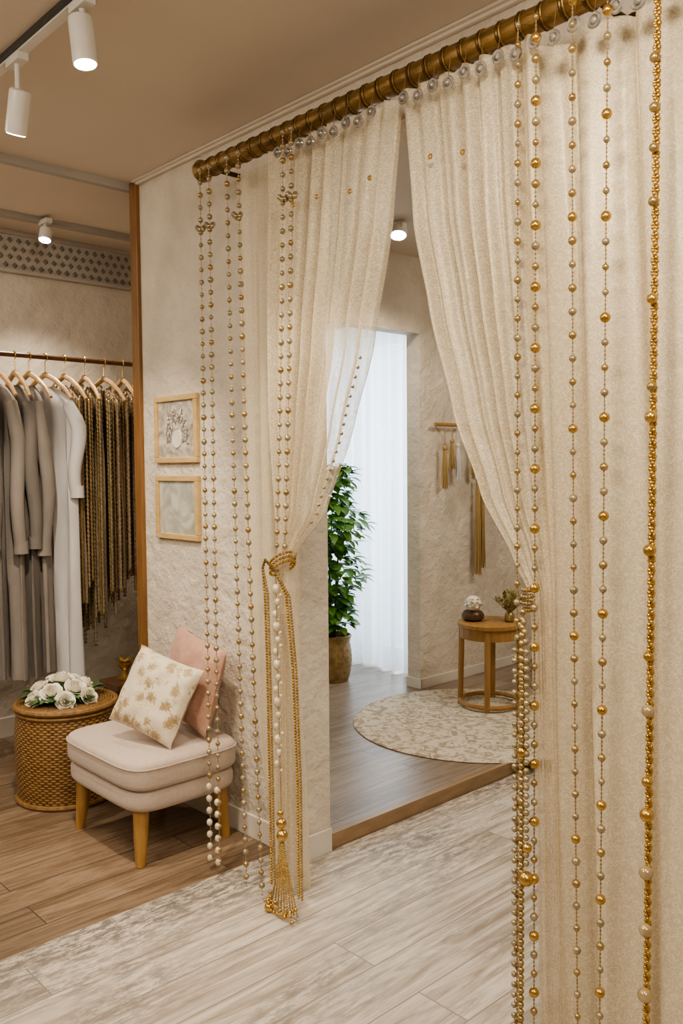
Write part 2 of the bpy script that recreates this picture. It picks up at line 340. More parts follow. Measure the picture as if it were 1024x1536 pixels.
b=B();b.mat('greytrim');b.box(-3.90,-3.86,-2.6,WY,CZ-0.035,CZ);b.obj('trim_3',smooth=False)
b=B();b.mat('greytrim');b.box(-4.74,-4.69,-2.6,3.1,CZ-0.03,CZ);b.obj('trim_4',smooth=False)
b=B();b.mat('lattice');b.box(-5.1,-5.07,-1.0,3.1,2.77,CZ);b.box(-5.1,-5.05,-1.0,3.1,2.755,2.775);b.box(-5.1,-5.05,-1.0,3.1,2.975,CZ)
b.mat('latticed')
for r in range(4):
    z=2.80+r*0.048
    for i in range(46):
        y=0.6+i*0.054+(0.027 if r%2 else 0)
        if y>3.06: continue
        b.add([(-5.068,y-0.017,z),(-5.068,y,z-0.019),(-5.068,y+0.017,z),(-5.068,y,z+0.019),(-5.050,y,z)],[(0,1,4),(1,2,4),(2,3,4),(3,0,4)])
b.obj('lattice_cornice',smooth=False)

# ---------------------------------------------------------------- curtain rod
RZ=2.78;RY=1.99;RX0=-2.92
b=B();b.mat('rod')
prof=[(0.001,RX0)]
x=RX0;seg=0.066
while x<-0.2:
    prof+=[(0.0305,x+0.003),(0.033,x+0.010),(0.0335,x+0.033),(0.033,x+0.056),(0.0305,x+0.063)]
    x+=seg
prof.append((0.001,x))
b.lathe((0,RY,RZ),prof,24,'X')
b.mat('rodring')
x=RX0+seg
while x<-0.2: b.torus((x,RY,RZ),0.033,0.0045,'X',24,6); x+=seg
b.mat('rod')
x=RX0+seg
while x<-0.2: b.torus((x+.009,RY,RZ),0.0335,0.004,'X',24,6); x+=seg
b.mat('rod');b.lathe((RX0,RY,RZ),[(0.001,-0.03),(0.03,-0.028),(0.041,-0.02),(0.044,-0.008),(0.038,0.006),(0.03,0.01)],24,'X')
rodE=empty('curtain_rod');b.obj('rod',rodE)
b=B();b.mat('rodring')
for x in (-2.88,-1.2,-0.3):
    b.cyl((x,RY,RZ),(x,WY,RZ),0.010,n=10);b.lathe((x,WY,RZ),[(0.03,-0.012),(0.03,0)],16,'Y')
b.obj('brackets',rodE)

# ---------------------------------------------------------------- curtains
def interp(tab,z):
    if z>=tab[0][0]: return tab[0][1]
    for (za,xa),(zb,xb) in zip(tab,tab[1:]):
        if z>=zb:
            t=(za-z)/(za-zb); t=t*t*(3-2*t)*0.3+t*0.7; return xa+(xb-xa)*t
    return tab[-1][1]
def drape(b,left,right,ztop,zbot,y0,amp,folds,nu=160,nv=90,seed=0,h2=0.35):
    w0=interp(right,ztop)-interp(left,ztop)
    def fn(u,v):
        z=ztop+(zbot-ztop)*v
        xl=interp(left,z);xr=interp(right,z);w=xr-xl
        ph=seed+2.2*mnoise.noise(Vector((u*3.1,v*0.8,seed)))
        k=max(0.25,min(1,w/w0))
        loc=0.75+0.6*mnoise.noise(Vector((u*5.0,v*1.2,seed+9)))
        a=amp*(0.45+0.55*min(1,v*4+0.2))*loc
        yy=a*math.sin(2*pi*folds*u+ph)+a*h2*math.sin(2*pi*folds*2.3*u+ph*2+1)
        uu=u+0.016*math.sin(2*pi*folds*u*1.0+ph+1.3)
        return (xl+w*uu, y0+yy*k, z+0.006*math.sin(2*pi*folds*u)*(1 if v<0.01 else 0))
    b.grid(fn,nu,nv)
zt=2.735
cl=empty('sheer_curtain')
b=B();b.mat('curL')
drape(b,[(zt,-2.80),(1.2,-2.78),(0.5,-2.70),(0.03,-2.60)],[(zt,-2.47),(1.2,-2.47),(0.03,-2.40)],zt,0.02,2.05,0.024,3,90,60,1.0,.2)
b.obj('straight_panel',cl,autos=0)
b=B();b.mat('curS')
edge=[(zt,-1.855),(2.388,-1.90),(1.99,-1.99),(1.73,-2.085),(1.44,-2.22),(1.30,-2.37),(1.24,-2.425),(1.15,-2.425),(0.7,-2.42),(0.03,-2.42)]
drape(b,[(zt,-2.52),(1.8,-2.52),(1.24,-2.48),(1.15,-2.48),(0.03,-2.50)],edge,zt,0.03,1.99,0.034,8,260,140,2.0)
b.obj('draped_panel',cl,autos=0)
cr=empty('sheer_curtain')
b=B();b.mat('curS')
edgeL=[(zt,-1.83),(2.34,-1.786),(2.066,-1.719),(1.758,-1.628),(1.52,-1.53),(1.34,-1.42),(1.25,-1.37),(1.15,-1.36),(0.5,-1.34),(0.03,-1.33)]
drape(b,edgeL,[(zt,-1.36),(1.25,-1.29),(1.15,-1.29),(0.03,-1.26)],zt,0.03,1.985,0.030,6.5,240,140,3.0)
b.obj('draped_panel',cr,autos=0)
b=B();b.mat('curR')
drape(b,[(zt,-1.44),(1.25,-1.34),(0.03,-1.28)],[(zt,-0.25),(0.03,-0.25)],zt,0.02,2.06,0.048,6.5,300,60,4.0,.3)
b.obj('straight_panel',cr,autos=0)
def crystals(x,xe,parent,studs):
    b=B();i=0
    while x<xe:
        z=RZ-0.078-0.012*(i%2)
        b.mat('glassbead');b.torus((x,1.945,z),0.015,0.0055,'Y',14,6);b.sph((x,1.945,z),0.010,8,6)
        b.mat('brass');b.cyl((x,1.945,z+0.018),(x,1.955,RZ-0.02),0.0012,n=5)
        x+=0.058;i+=1
    b.mat('gold')
    for (x,z) in studs: b.torus((x,1.94,z),0.006,0.003,'Y',12,6)
    b.obj('header_crystals',parent)
crystals(-2.40,-1.90,cl,((-2.31,2.50),(-2.19,2.50),(-2.03,2.48),(-1.94,2.50)))
crystals(-1.80,-0.4,cr,((-1.69,2.50),(-1.57,2.48)))

# ---------------------------------------------------------------- bead strands
def strand(b,p,zt,zb,spacing,r,mats,big=None,bigr=0.012,wire='bronze',small=None,sway=None,sz=1.0,jit=0.15):
    x0,y0=p;x1=sway if sway is not None else x0
    n=int((zt-zb)/spacing)
    def P(z):
        t=(zt-z)/(zt-zb); return Vector((x0+(x1-x0)*t**1.5,y0,z))
    b.mat(wire);b.tube([P(zt+0.0),P(zt-(zt-zb)*.25),P(zt-(zt-zb)*.5),P(zt-(zt-zb)*.75),P(zb)],0.0013,5)
    for i in range(n+1):
        z=zt-i*spacing
        if z<zb: break
        if big and i%big[0]==big[1]:
            b.mat(big[2]);b.sph(P(z),bigr,14,10)
        else:
            rr=r*random.uniform(1-jit,1+jit);b.mat(mats[i%len(mats)]);b.sph(P(z),rr,10,7,sz)
        if small:
            b.mat(small[0])
            for k in range(1,small[2]+1):
                b.sph(P(z-spacing*k/(small[2]+1)),small[1],6,4)
BY=1.90
topz=2.735
b=B()
def hook(x): 
    b.mat('brass'); b.cyl((x,BY,topz),(x,RY-0.02,RZ-0.02),0.0015,n=5)
sm=('bronze',0.0030,3)
for x,xb,zb in ((-2.815,-2.815,0.03),(-2.755,-2.755,0.04),(-2.640,-2.580,0.05),(-2.570,-2.485,0.05)):
    hook(x);strand(b,(x,BY),topz,zb,0.047,0.0102,['champ','champ','brass'],sway=xb,small=sm)
for x in (-2.315,-2.27):
    hook(x);strand(b,(x,BY),topz,1.30,0.047,0.0098,['champ','champ','brass'],sway=x-0.06,small=sm)
for x in (-2.815,-2.755,-2.580,-2.315,-2.27):
    b.mat('champ')
    for k in range(5):
        a=k*2*pi/5;b.sph((x+0.014*math.cos(a),BY+0.012*math.sin(a),2.51+0.01*(k%2)),0.010,8,6)
b.mat('pearl')
for x in (-2.815,-2.760):
    for k in range(7): b.sph((x,BY-.004,0.34-0.048*k),0.012,10,7,1.2)
b.obj('beaded_curtain_strands')
b=B()
hook(-1.355);strand(b,(-1.355,BY),topz,0.05,0.050,0.0090,['champ','brass'],sway=-1.35,small=('brass',0.0030,4))
hook(-1.300);strand(b,(-1.300,BY),topz,0.03,0.052,0.0100,['brass','champ'],big=(3,1,'gold'),bigr=0.0135,sway=-1.295,small=('brass',0.0032,4))
hook(-1.195);strand(b,(-1.195,BY),topz,0.03,0.058,0.0096,['brass','champ'],big=(9,0,'gold'),bigr=0.012,sway=-1.16,small=('brass',0.003,5))
hook(-1.10);strand(b,(-1.10,BY),topz,0.03,0.060,0.0096,['champ','brass'],big=(4,1,'gold'),bigr=0.0128,sway=-1.10,small=('brass',0.003,5))
b.obj('beaded_curtain_strands')
b=B()
b.mat('gold')
z=topz;k=0
while z>0.03:
    for j in range(2):
        a=k*0.9+j*pi
        b.sph((-0.975+0.0046*math.cos(a),BY+0.0046*math.sin(a),z),0.0054,7,5)
    z-=0.0076;k+=1
for z,mk,r in ((2.52,'brass',.012),(2.41,'brass',.012),(2.32,'brass',.011),(2.2,'brass',.012),(1.98,'gold',.013),(1.78,'brass',.011),(1.71,'gold',.015),(1.40,'gold',.015),(1.15,'gold',.012),(1.02,'pearlg',.015),(0.85,'gold',.013),(0.77,'gold',.017),(0.63,'pearlg',.017),(0.49,'pearlg',.016),(0.33,'pearlg',.018)):
    b.mat(mk);b.sph((-0.975,BY-0.01,z),r,14,10)
b.mat('brass');b.cyl((-0.975,BY,topz),(-0.975,RY-0.02,RZ-0.02),0.003,n=5)
b.obj('gold_chain_strand')

# ---------------------------------------------------------------- tie-backs
def chain(b,pts,r,step,mk,n=7):
    b.mat(mk)
    for (p,q) in zip(pts,pts[1:]):
        p=Vector(p);q=Vector(q);m=max(1,int((q-p).length/step))
        for i in range(m): b.sph(p.lerp(q,i/m),r,n,5)
b=B()
tx,ty,tz=-2.435,1.985,1.25
for dz,R in ((0.0,0.040),(0.016,0.042),(-0.016,0.040)):
    pts=[(tx+R*math.cos(a)*1.0,ty-0.01+R*math.sin(a)*1.2,tz+dz+0.03*math.cos(a)) for a in [2*pi*i/24 for i in range(25)]]
    chain(b,pts,0.0060,0.011,'gold')
fy=1.895
xl,xr=-2.415,-2.258
def loop(off,r,mk):
    L1=[(tx,fy,tz+.02),(tx-.015,fy,tz-.01),(xl-0.014+off,fy,tz-0.10),(xl+off-.006,fy,0.9),(xl+off,fy,0.5),(xl+0.004+off,fy,0.08)]
    L2=[(tx,fy,tz+.02),(tx+.060,fy,tz-.02),(xr-0.050+off,fy,tz-0.10),(xr+off-.018,fy,0.9),(xr+off,fy,0.5),(xr-0.0+off,fy,0.08)]
    chain(b,L1,r,r*1.8,mk);chain(b,L2,r,r*1.8,mk)
loop(-0.010,.0056,'gold');loop(0.007,.0056,'brass')
for k in range(9):
    xe=xl+0.004+k*0.0185
    chain(b,[(-2.36,fy,0.30),(-2.365+0.35*(xe+2.365),fy,0.18),(xe,fy-0.01,0.02)],0.0042,0.008,'gold' if k%2 else 'brass')
chain(b,[(xl,fy-0.01,0.06),(-2.385,fy-0.03,0.012),(-2.325,fy-0.03,0.012),(xr,fy-0.01,0.06)],0.007,0.013,'gold')
for k in range(20):
    b.mat('gold' if k%3 else 'brass');b.sph((xl+.002+.0077*k,fy-0.02-random.uniform(0,.02),.012+random.uniform(0,.035)),0.008,8,6)
b.mat('gold');b.sph((-2.40,fy-0.03,0.018),0.017,12,8);b.sph((-2.36,fy,0.33),0.019,12,8);b.sph((-2.35,fy-0.005,0.29),0.021,12,8);b.sph((-2.365,fy,0.365),0.012,12,8)
b.mat('pearl')
for k in range(15):
    z=tz-0.08-k*0.045
    b.sph((-2.375+0.008*math.sin(k*2.1),fy,z),0.011+0.004*(k%3==0),8,5,1.3)
    b.sph((-2.365+0.01*math.cos(k*1.7),fy+0.005,z-0.02),0.007,8,5)
b.mat('brass');b.cyl((-2.375,fy,tz),(-2.36,fy,0.35),0.0015,n=5)
b.obj('tieback',cl)
b=B()
pts=[(interp(edge,z)+0.004,1.95,z) for z in [1.95-0.03*i for i in range(20)]]
chain(b,pts,0.006,0.026,'champ');b.obj('edge_beads',cl)
b=B()
tx=-1.338
for dz,R in ((0,0.014),(0.018,0.012),(-0.018,0.014),(-.036,.012)):
    pts=[(tx+R*math.cos(a),1.925+R*math.sin(a),tz-.0+dz) for a in [2*pi*i/12 for i in range(13)]]
    chain(b,pts,0.006,0.011,'brass')
for (x,zb,mk,r,stp) in ((-1.326,0.05,'brass',0.0095,0.019),(-1.348,0.05,'champ',0.008,0.028),(-1.310,0.52,'champ',0.0088,0.022),(-1.324,0.85,'brass',0.0088,0.02)):
    chain(b,[(tx,fy+0.01,tz-0.04),(x,fy-0.012,tz-0.14),(x,fy-0.012,zb)],r,stp,mk,9)
b.mat('gold');b.sph((-1.310,fy-0.012,0.50),0.020,14,10);b.sph((-1.307,fy-0.012,0.585),0.013,14,10);b.sph((-1.324,fy-0.012,0.84),0.015,14,10)
b.obj('hanging_bead_chains',cr)

# ---------------------------------------------------------------- picture frames
def frame(x0,x1,z0,z1,art,name):
    e=empty(name);w=0.026;y0=WY-0.022
    b=B();b.mat('paleoak')
    b.box(x0,x1,y0,WY,z1-w,z1);b.box(x0,x1,y0,WY,z0,z0+w);b.box(x0,x0+w,y0,WY,z0+w,z1-w);b.box(x1-w,x1,y0,WY,z0+w,z1-w)
    b.obj('moulding',e,smooth=False,bevel=0.003)
    b=B();b.mat(art);b.box(x0+w,x1-w,WY-0.010,WY-0.002,z0+w,z1-w);b.obj('print',e,smooth=False)
    return e
f1=frame(-3.67,-3.305,1.625,1.94,'art1','picture_frame')
b=B()
cx,cz=-3.48,1.745
random.seed(3)
for k in range(170):
    a=random.uniform(-.35,pi+.35);q=random.uniform(.045,.095)*(1+.35*math.sin(a)**2)
    b.mat(('latticed','greytrim','latticed','mat')[k%4]);x=cx+q*math.cos(a);z=cz+q*math.sin(a)*1.05
    leaf_l=random.uniform(.007,.017);t=random.uniform(0,pi)
    dx,dz=math.cos(t)*leaf_l,math.sin(t)*leaf_l
    yy=WY-.0105-k*.00003
    b.add([(x-dx,yy,z-dz),(x-dz*.35,yy,z+dx*.35),(x+dx,yy,z+dz),(x+dz*.35,yy,z-dx*.35)],[(0,1,2,3)])
b.mat('mat');b.lathe((cx,WY-0.010,cz-.01),[(0.001,-0.006),(0.040,-0.006),(0.043,0)],24,'Y')
b.obj('motif',f1)
frame(-3.67,-3.305,1.265,1.565,'art2','picture_frame')
random.seed(11)
# ---------------------------------------------------------------- chair
def superring(cx,cy,rx,ry,z,n=48,e=4.5):
    R=[]
    for k in range(n):
        a=2*pi*k/n;c=math.cos(a);s_=math.sin(a)
        R.append((cx+rx*math.copysign(abs(c)**(2/e),c),cy+ry*math.copysign(abs(s_)**(2/e),s_),z))
    return R
def slab(b,cx,cy,rx,ry,z0,z1,er=0.03,dome=0.0,e=4.5):
    rs=[]
    for t in (0,.25,.5,.75,1): 
        a=pi/2*t; rs.append(superring(cx,cy,rx-er+er*math.sin(a),ry-er+er*math.sin(a),z0+er*(1-math.cos(a)),e=e))
    for t in (0,.25,.5,.75,1):
        a=pi/2*t; rs.append(superring(cx,cy,rx-er+er*math.cos(a),ry-er+er*math.cos(a),z1-er*(1-math.sin(a)),e=e))
    for q in (.8,.55,.3,.08):
        rs.append(superring(cx,cy,(rx-er)*q,(ry-er)*q,z1+dome*(1-q*q),e=e))
    b.rings(rs)
ch=empty('slipper_chair')
ccx,ccy=-3.30,1.92
b=B();b.mat('seat');slab(b,ccx,ccy,0.335,0.27,0.315,0.435,0.028,0.008,6);b.obj('seat_cushion',ch,autos=0)
b=B();b.mat('seat');slab(b,ccx,ccy,0.325,0.26,0.225,0.318,0.03,e=6);b.obj('seat_base',ch,autos=0)
b=B();b.mat('seat')
pr=[Vector(p) for p in superring(ccx,ccy,0.336,0.271,0.408,e=6)];b.tube(pr+[pr[0]],0.0035,6,False);b.obj('piping',ch)
b=B();b.mat('oak')
for sx in (-1,1):
    for sy in (-1,1):
        x=ccx+sx*0.245;y=ccy+sy*0.19
        b.tube([(x,y,0.235),(x+sx*0.008,y+sy*0.008,0.12),(x+sx*0.018,y+sy*0.018,0.0)],[0.034,0.029,0.020],16)
b.obj('legs',ch)
def pillow(name,mk,loc,w,h,t,rot):
    b=B();b.mat(mk)
    def f(sgn):
        def g(u,v):
            a=2*u-1;c=2*v-1
            x=a*w/2*(1-0.06*(1-c*c)*abs(a)**4);z=c*h/2*(1-0.06*(1-a*a)*abs(c)**4)
            th=t/2*((1-a**4)*(1-c**4))**0.55
            return (x,sgn*th+0.008*mnoise.noise(Vector((a*3,c*3,sgn))),z)
        return g
    b.grid(f(-1),24,24);b.grid(f(1),24,24)
    b.xform(Matrix.Translation(Vector(loc))@rot)
    return b.obj(name,autos=0)
Rp=Matrix.Rotation(math.radians(24),4,'Z')@Matrix.Rotation(math.radians(-22),4,'X')@Matrix.Rotation(math.radians(15),4,'Y')
pillow('embroidered_cushion','brocade',(-3.195,1.89,0.635),0.35,0.345,0.11,Rp)
Rp=Matrix.Rotation(math.radians(-2),4,'Z')@Matrix.Rotation(math.radians(-12),4,'X')@Matrix.Rotation(math.radians(8),4,'Y')
pillow('pink_cushion','pink',(-3.215,2.085,0.665),0.42,0.39,0.10,Rp)

# ---------------------------------------------------------------- wicker table + roses
wt=empty('wicker_side_table')
wx,wy,wh=-3.99,1.86,0.47
b=B();b.mat('weave')
def wf(u,v):
    th=2*pi*u
    R=0.232+0.012*math.sin(pi*v)
    return (wx+R*math.cos(th),wy+R*math.sin(th),0.015+(wh-0.03)*v)
b.grid(wf,128,30)
b.obj('body',wt,autos=0,loc=(wx,wy,0))
b=B();b.mat('wicker')
for z,r in ((0.012,0.013),(wh-0.012,0.014),(wh-0.037,0.009)): b.torus((wx,wy,z),0.235,r,'Z',64,8)
b.lathe((wx,wy,0),[(0.001,wh-0.02),(0.225,wh-0.02),(0.23,wh-0.008),(0.001,wh-0.006)],48)
for k in range(1,18): b.torus((wx,wy,wh-0.006),k*0.0128,0.0062,'Z',48,6)
b.obj('top',wt)
def rose(b,c,r,tilt):
    st=len(b.v)
    for k in range(5):
        n=3+k;R=r*(0.22+0.19*k);hgt=r*(1.0-0.10*k)
        for j in range(n):
            a0=2*pi*j/n+k*0.7;wd=2*pi/n*0.75
            def g(u,v,a0=a0,wd=wd,R=R,hgt=hgt,k=k):
                a=a0+(u-.5)*2*wd*0.75
                prof=math.sin(v*pi*0.5)
                rr=R*(0.35+0.65*prof)+ (0.12*r*(k/4)*v**3) - 0.08*r*(abs(u-.5)*2)**2*v
                return (rr*math.cos(a),rr*math.sin(a),hgt*v*(1-0.22*(abs(u-.5)*2)**2)-(0.0 if k<3 else 0.15*r*v**4))
            b.grid(g,6,5)
    b.xform(Matrix.Translation(Vector(c))@Matrix.Rotation(tilt[0],4,'X')@Matrix.Rotation(tilt[1],4,'Y'),st)
def leaf(b,base,d,up,l,w,fold=0.25):
    base=Vector(base);d=Vector(d).normalized();s_=d.cross(Vector(up)).normalized();n=s_.cross(d)
    v=[];f=[]
    K=5
    for i in range(K+1):
        t=i/K;ww=w*math.sin(pi*min(1,t*0.93+0.05))**0.8*(1-0.35*t);c=base+d*l*t-n*(0.25*l*t*t)
        v+=[c-s_*ww+n*ww*fold,c,c+s_*ww+n*ww*fold]
    for i in range(K):
        o=i*3;f+=[(o,o+1,o+4,o+3),(o+1,o+2,o+5,o+4)]
    b.add(v,f)
b=B();b.mat('rose')
rs=[(0,0,.085,.060),(.09,.02,.06,.055),(-.09,.0,.06,.055),(.03,.09,.06,.053),(-.04,-.085,.05,.056),(.06,-.08,.05,.054),(-.06,.085,.055,.052),(.14,-.055,.03,.045),(-.145,-.05,.03,.046),(0.14,.06,.03,.045),(-.13,.075,.03,.045),(.01,-.14,.025,.046)]
for x,y,z,r in rs: rose(b,(wx+x-0.02,wy+y-0.01,wh+z-.008),r,(-y*7,x*7))
b.mat('leafd')
for k in range(110):
    a=random.uniform(0,2*pi);r=random.uniform(.09,.16)
    leaf(b,(wx-0.02+r*math.cos(a),wy-0.01+r*math.sin(a),wh+.015+random.uniform(0,.025)),(math.cos(a),math.sin(a),random.uniform(.0,.4)),(0,0,1),random.uniform(.04,.075),.016)
b.lathe((wx-0.02,wy-0.01,wh),[(0.11,0.004),(0.135,0.017),(0.12,0.05),(0.001,0.075)],20)
b.obj('white_rose_bouquet')

px_,py_=-4.15,2.27
b=B();b.mat('darkwood');b.box(px_-.10,px_+.10,py_-.10,py_+.10,0.43,0.47);b.box(px_-.085,px_+.085,py_-.085,py_+.085,0.38,0.43)
for sx in(-1,1):
    for sy in (-1,1): b.box(px_+sx*.07-.015,px_+sx*.07+.015,py_+sy*.07-.015,py_+sy*.07+.015,0,0.38)
b.box(px_-.075,px_+.075,py_-.075,py_+.075,.10,.12)
b.obj('wooden_pedestal',smooth=False,bevel=0.006)
b=B();b.mat('gold');b.lathe((px_,py_,0.472),[(.035,0),(.038,.008),(.015,.02),(.012,.045),(.035,.07),(.04,.085),(.03,.09),(.001,.085)],24)
for k in range(6):
    a=k*pi/3;leaf(b,(px_+.01*math.cos(a),py_+.01*math.sin(a),.545),(math.cos(a)*.7,math.sin(a)*.7,1),(0,0,1),.06,.016)
b.obj('gold_ornament')

# ---------------------------------------------------------------- clothes rack
rk=empty('clothes_rack');RX=-4.6;RKZ=2.215
b=B();b.mat('darkwood');b.cyl((RX,0.6,RKZ),(RX,3.1,RKZ),0.014,n=16)
for y in (0.9,3.095): b.lathe((RX,y,RKZ),[(0.02,-0.008),(0.028,0),(0.02,0.004)],16,'Y')
b.mat('rodring');
for y in (1.0,1.3): b.cyl((RX,y,RKZ),(RX,y,CZ),0.006,n=8)
b.obj('rail',rk)
def hanger(b,y,tilt=0,w=0.21):
    st=len(b.v)
    b.mat('gold')
    pts=[]
    for i in range(13):
        a=math.radians(-60+ i*20);pts.append((RX+0.022*math.sin(a)*1.0,y,RKZ-0.002+0.022*math.cos(a)))
    pts+= [(RX+0.0,y,RKZ-0.05),(RX,y,RKZ-0.10)]
    b.tube(pts,0.0028,6)
    b.mat('hanger')
    zc=RKZ-0.095
    for s_ in (-1,1):
        P=[(RX,y,zc),(RX+s_*w*.35,y,zc-0.03),(RX+s_*w*.75,y,zc-0.085),(RX+s_*w,y,zc-0.14)]
        b.tube(P,[0.015,0.014,0.012,0.010],8)
    b.xform(Matrix.Translation((RX,y,0))@Matrix.Rotation(tilt,4,'Z')@Matrix.Translation((-RX,-y,0)),st)
ys=[1.54,1.62,1.70,1.80,1.90,1.98,2.07,2.18,2.30,2.42,2.54,2.66]
b=B()
for i,y in enumerate(ys): hanger(b,y,[0,0.1,-.12,.08,-.05,.12,.25,.12,-.08,.1,-.12,.05][i])
b.obj('hangers',rk)
def garment(b,mk,y,zb,w=0.20,t=0.028,sl=0.55,seed=0,tilt=0,flare=1.1,drop=.165):
    st=len(b.v);b.mat(mk);z0=RKZ-drop
    rs=[];n=48;K=30
    for i in range(K+1):
        v=i/K
        if v<0.12:
            q=v/0.12; z=z0-q*0.10; hw=0.06+(w-0.06)*q**0.8;tt=t*(0.6+0.4*q)
        else:
            q=(v-0.12)/0.88; z=z0-0.10-(z0-0.10-zb)*q; hw=w*(0.95+(flare-0.95)*q);tt=t*(1+0.3*q)
        R=[]
        for k in range(n):
            a=2*pi*k/n;c=math.cos(a);s_=math.sin(a)
            fx=hw*math.copysign(abs(c)**0.8,c)
            fold=0.017*min(1,v*3)*math.sin(c*13+seed+2*mnoise.noise(Vector((c*2,v*2,seed))))
            R.append((RX+fx,y+tt*s_+fold,z))
        rs.append(R)
    b.rings(rs)
    if sl:
        for s_ in (-1,1):
            P=[];r=[]
            for i in range(13):
                q=i/12
                P.append((RX+s_*(w*0.86+0.05*min(1,q*4)+0.01*math.sin(q*6+seed)),y-0.012+0.012*math.sin(q*7+seed*2),z0-0.10-sl*q));r.append(0.042*(0.75+0.25*min(1,q*5))*(1-0.25*q))
            b.tube(P,r,12)
            e=P[-1];b.cyl((e[0],e[1],e[2]+0.06),(e[0],e[1],e[2]-0.005),0.036,0.038,12)
    b.xform(Matrix.Translation((RX,y,0))@Matrix.Rotation(tilt,4,'Z')@Matrix.Translation((-RX,-y,0)),st)
b=B();garment(b,'grey',1.54,.55,seed=0.4);garment(b,'grey2',1.62,.55,seed=1);garment(b,'grey',1.70,.52,sl=.75,seed=2);garment(b,'grey2',1.80,.50,sl=.78,seed=3,tilt=.1);garment(b,'grey',1.90,.50,sl=0.76,seed=4)
garment(b,'grey2',1.98,.52,sl=.80,seed=5,tilt=-.05)
garment(b,'white',2.075,.47,sl=.50,seed=6,w=.23,t=.045,flare=1.1,tilt=.25)
garment(b,'blush',2.68,.95,sl=0,seed=7,w=.20)
garment(b,'grey2',2.78,.6,sl=0,seed=8,w=.18)
for y,zb in ((2.18,.86),(2.30,.80),(2.42,.92),(2.54,1.04)): garment(b,'brownnet',y,zb,w=.195,t=.010,sl=0,seed=y*9,flare=.98)
b.obj('garments',rk,autos=60)
b=B()
def ropestrand(b,x,y,z0,z1,r,pitch,mk):
    b.mat(mk);n=int((z0-z1)/pitch);pts=[];rr=[]
    for i in range(n):
        z=z0-i*pitch
        pts+=[(x,y,z),(x,y,z-pitch*.5)];rr+=[r*.40,r]
    b.tube(pts,rr,6)
for gi,(y,zb,mk) in enumerate(((2.18,.80,'bronze'),(2.30,.72,'champ'),(2.42,.85,'bronze'),(2.54,.98,'bronze'))):
    for k in range(21):
        q=k/20*2-1
        x=RX+q*0.20
        z0=RKZ-0.15-0.10*abs(q)+0.015
        zz=zb+0.08*abs(q)+random.uniform(-.03,.03)
        if k%5==2: zz-=.12
        for off in (-0.030,0.030):
            ropestrand(b,x+random.uniform(-.003,.003),y+off+0.008*math.sin(k*2.)+.017*math.sin(q*13+y*9)*.6,z0,zz+off*2,0.0104,0.024,mk if (k+gi)%4 else 'brass')
b.obj('chain_garments',rk,autos=0)

# ---------------------------------------------------------------- track spotlights
tk=empty('track_light');TY=1.235
b=B();b.mat('lampwhite');b.box(-4.9,0.3,TY-.016,TY+.016,CZ-0.022,CZ);b.mat('black');b.box(-4.9,.3,TY-.030,TY-.017,CZ-.016,CZ);b.obj('track',tk,smooth=False)
def spothead(x,y,z,d,parent,L_=0.14,r=0.036):
    b=B();d=Vector(d).normalized();c=Vector((x,y,z))
    b.mat('lampwhite')
    a=c-d*L_*.5;e=c+d*L_*.5
    b.tube([a,a+d*.004,a+d*.012,e-d*.004,e],[r*.8,r*.95,r,r,r*.96],24)
    b.mat('bulb');b.cyl(e,e+d*.003,r*.86,n=24)
    b.mat('lampwhite');b.cyl((x+.0,y,z),(x,y,CZ-.022),0.009,n=8);b.box(x-.05,x+.05,y-.018,y+.018,CZ-.045,CZ-.02)
    b.obj('spot_head',parent)
    return e
def spotlight(name,p,d,e,ang=70,col=(1,0.85,0.67),blend=.6,size=.04):
    l=bpy.data.lights.new(name,'SPOT');l.energy=e;l.spot_size=math.radians(ang);l.spot_blend=blend;l.color=col;l.shadow_soft_size=size
    o=bpy.data.objects.new(name,l);S.collection.objects.link(o);o.location=p
    o.rotation_euler=Vector(d).to_track_quat('-Z','Y').to_euler();return o
e=spothead(-2.43,TY,2.865,(.10,.05,-1),tk);spotlight('spot_lamp',e+Vector((0,0,-.01)),(.15,.35,-1),110)
e=spothead(-2.90,TY,2.80,(-.5,.05,-1),tk);spotlight('spot_lamp',e+Vector((0,0,-.01)),(-.5,.35,-1),140)
tk2=empty('ceiling_spotlight')
e=spothead(-4.66,2.12,2.90,(.2,-.25,-1),tk2,0.07,.035);spotlight('spot_lamp',e+Vector((0,0,-.01)),(.1,.1,-1),80,110)
tk3=empty('ceiling_spotlight')
e=spothead(-3.43,3.66,2.94,(0.25,-.3,-1),tk3,.05,.05);spotlight('spot_lamp',e+Vector((0,0,-.01)),(0,.35,-1),80,120)
tk4=empty('ceiling_spotlight')
e=spothead(-0.75,0.75,2.93,(0,.6,-1),tk4,.07,.04);spotlight('spot_lamp',e+Vector((0,0,-.01)),(-.35,1,-1),110,95,size=.14)

# ---------------------------------------------------------------- inner room
b=B();b.mat('rug');b.lathe((0,0,0),[(0.001,0.0),(0.735,0.0),(0.742,0.004),(0.735,0.010),(0.70,0.012),(0.001,0.012)],96);b.xform(Matrix.Translation((-3.2,4.08,0.06)));b.obj('round_rug',loc=(-3.2,4.08,0.06))
st_=empty('stool_table');sx_,sy_=-3.34,4.40;gz=0.072
b=B();b.mat('oak')
b.lathe((sx_,sy_,gz),[(0.001,.505),(.195,.505),(.207,.515),(.207,.535),(.198,.54),(.001,.54)],48);b.obj('top',st_)
b=B();b.mat('oak');b.lathe((sx_,sy_,gz),[(.165,.44),(.19,.44),(.19,.505),(.165,.505)],48)
for k in range(4):
    a=pi/4*2*k+math.radians(32);x=math.cos(a);y=math.sin(a)
    b.tube([(sx_+x*.18,sy_+y*.18,gz+.5),(sx_+x*.19,sy_+y*.19,gz+0.0)],[.019,.017],10)
b.torus((sx_,sy_,gz+.028),.188,.015,'Z',48,8)
b.obj('legs',st_)
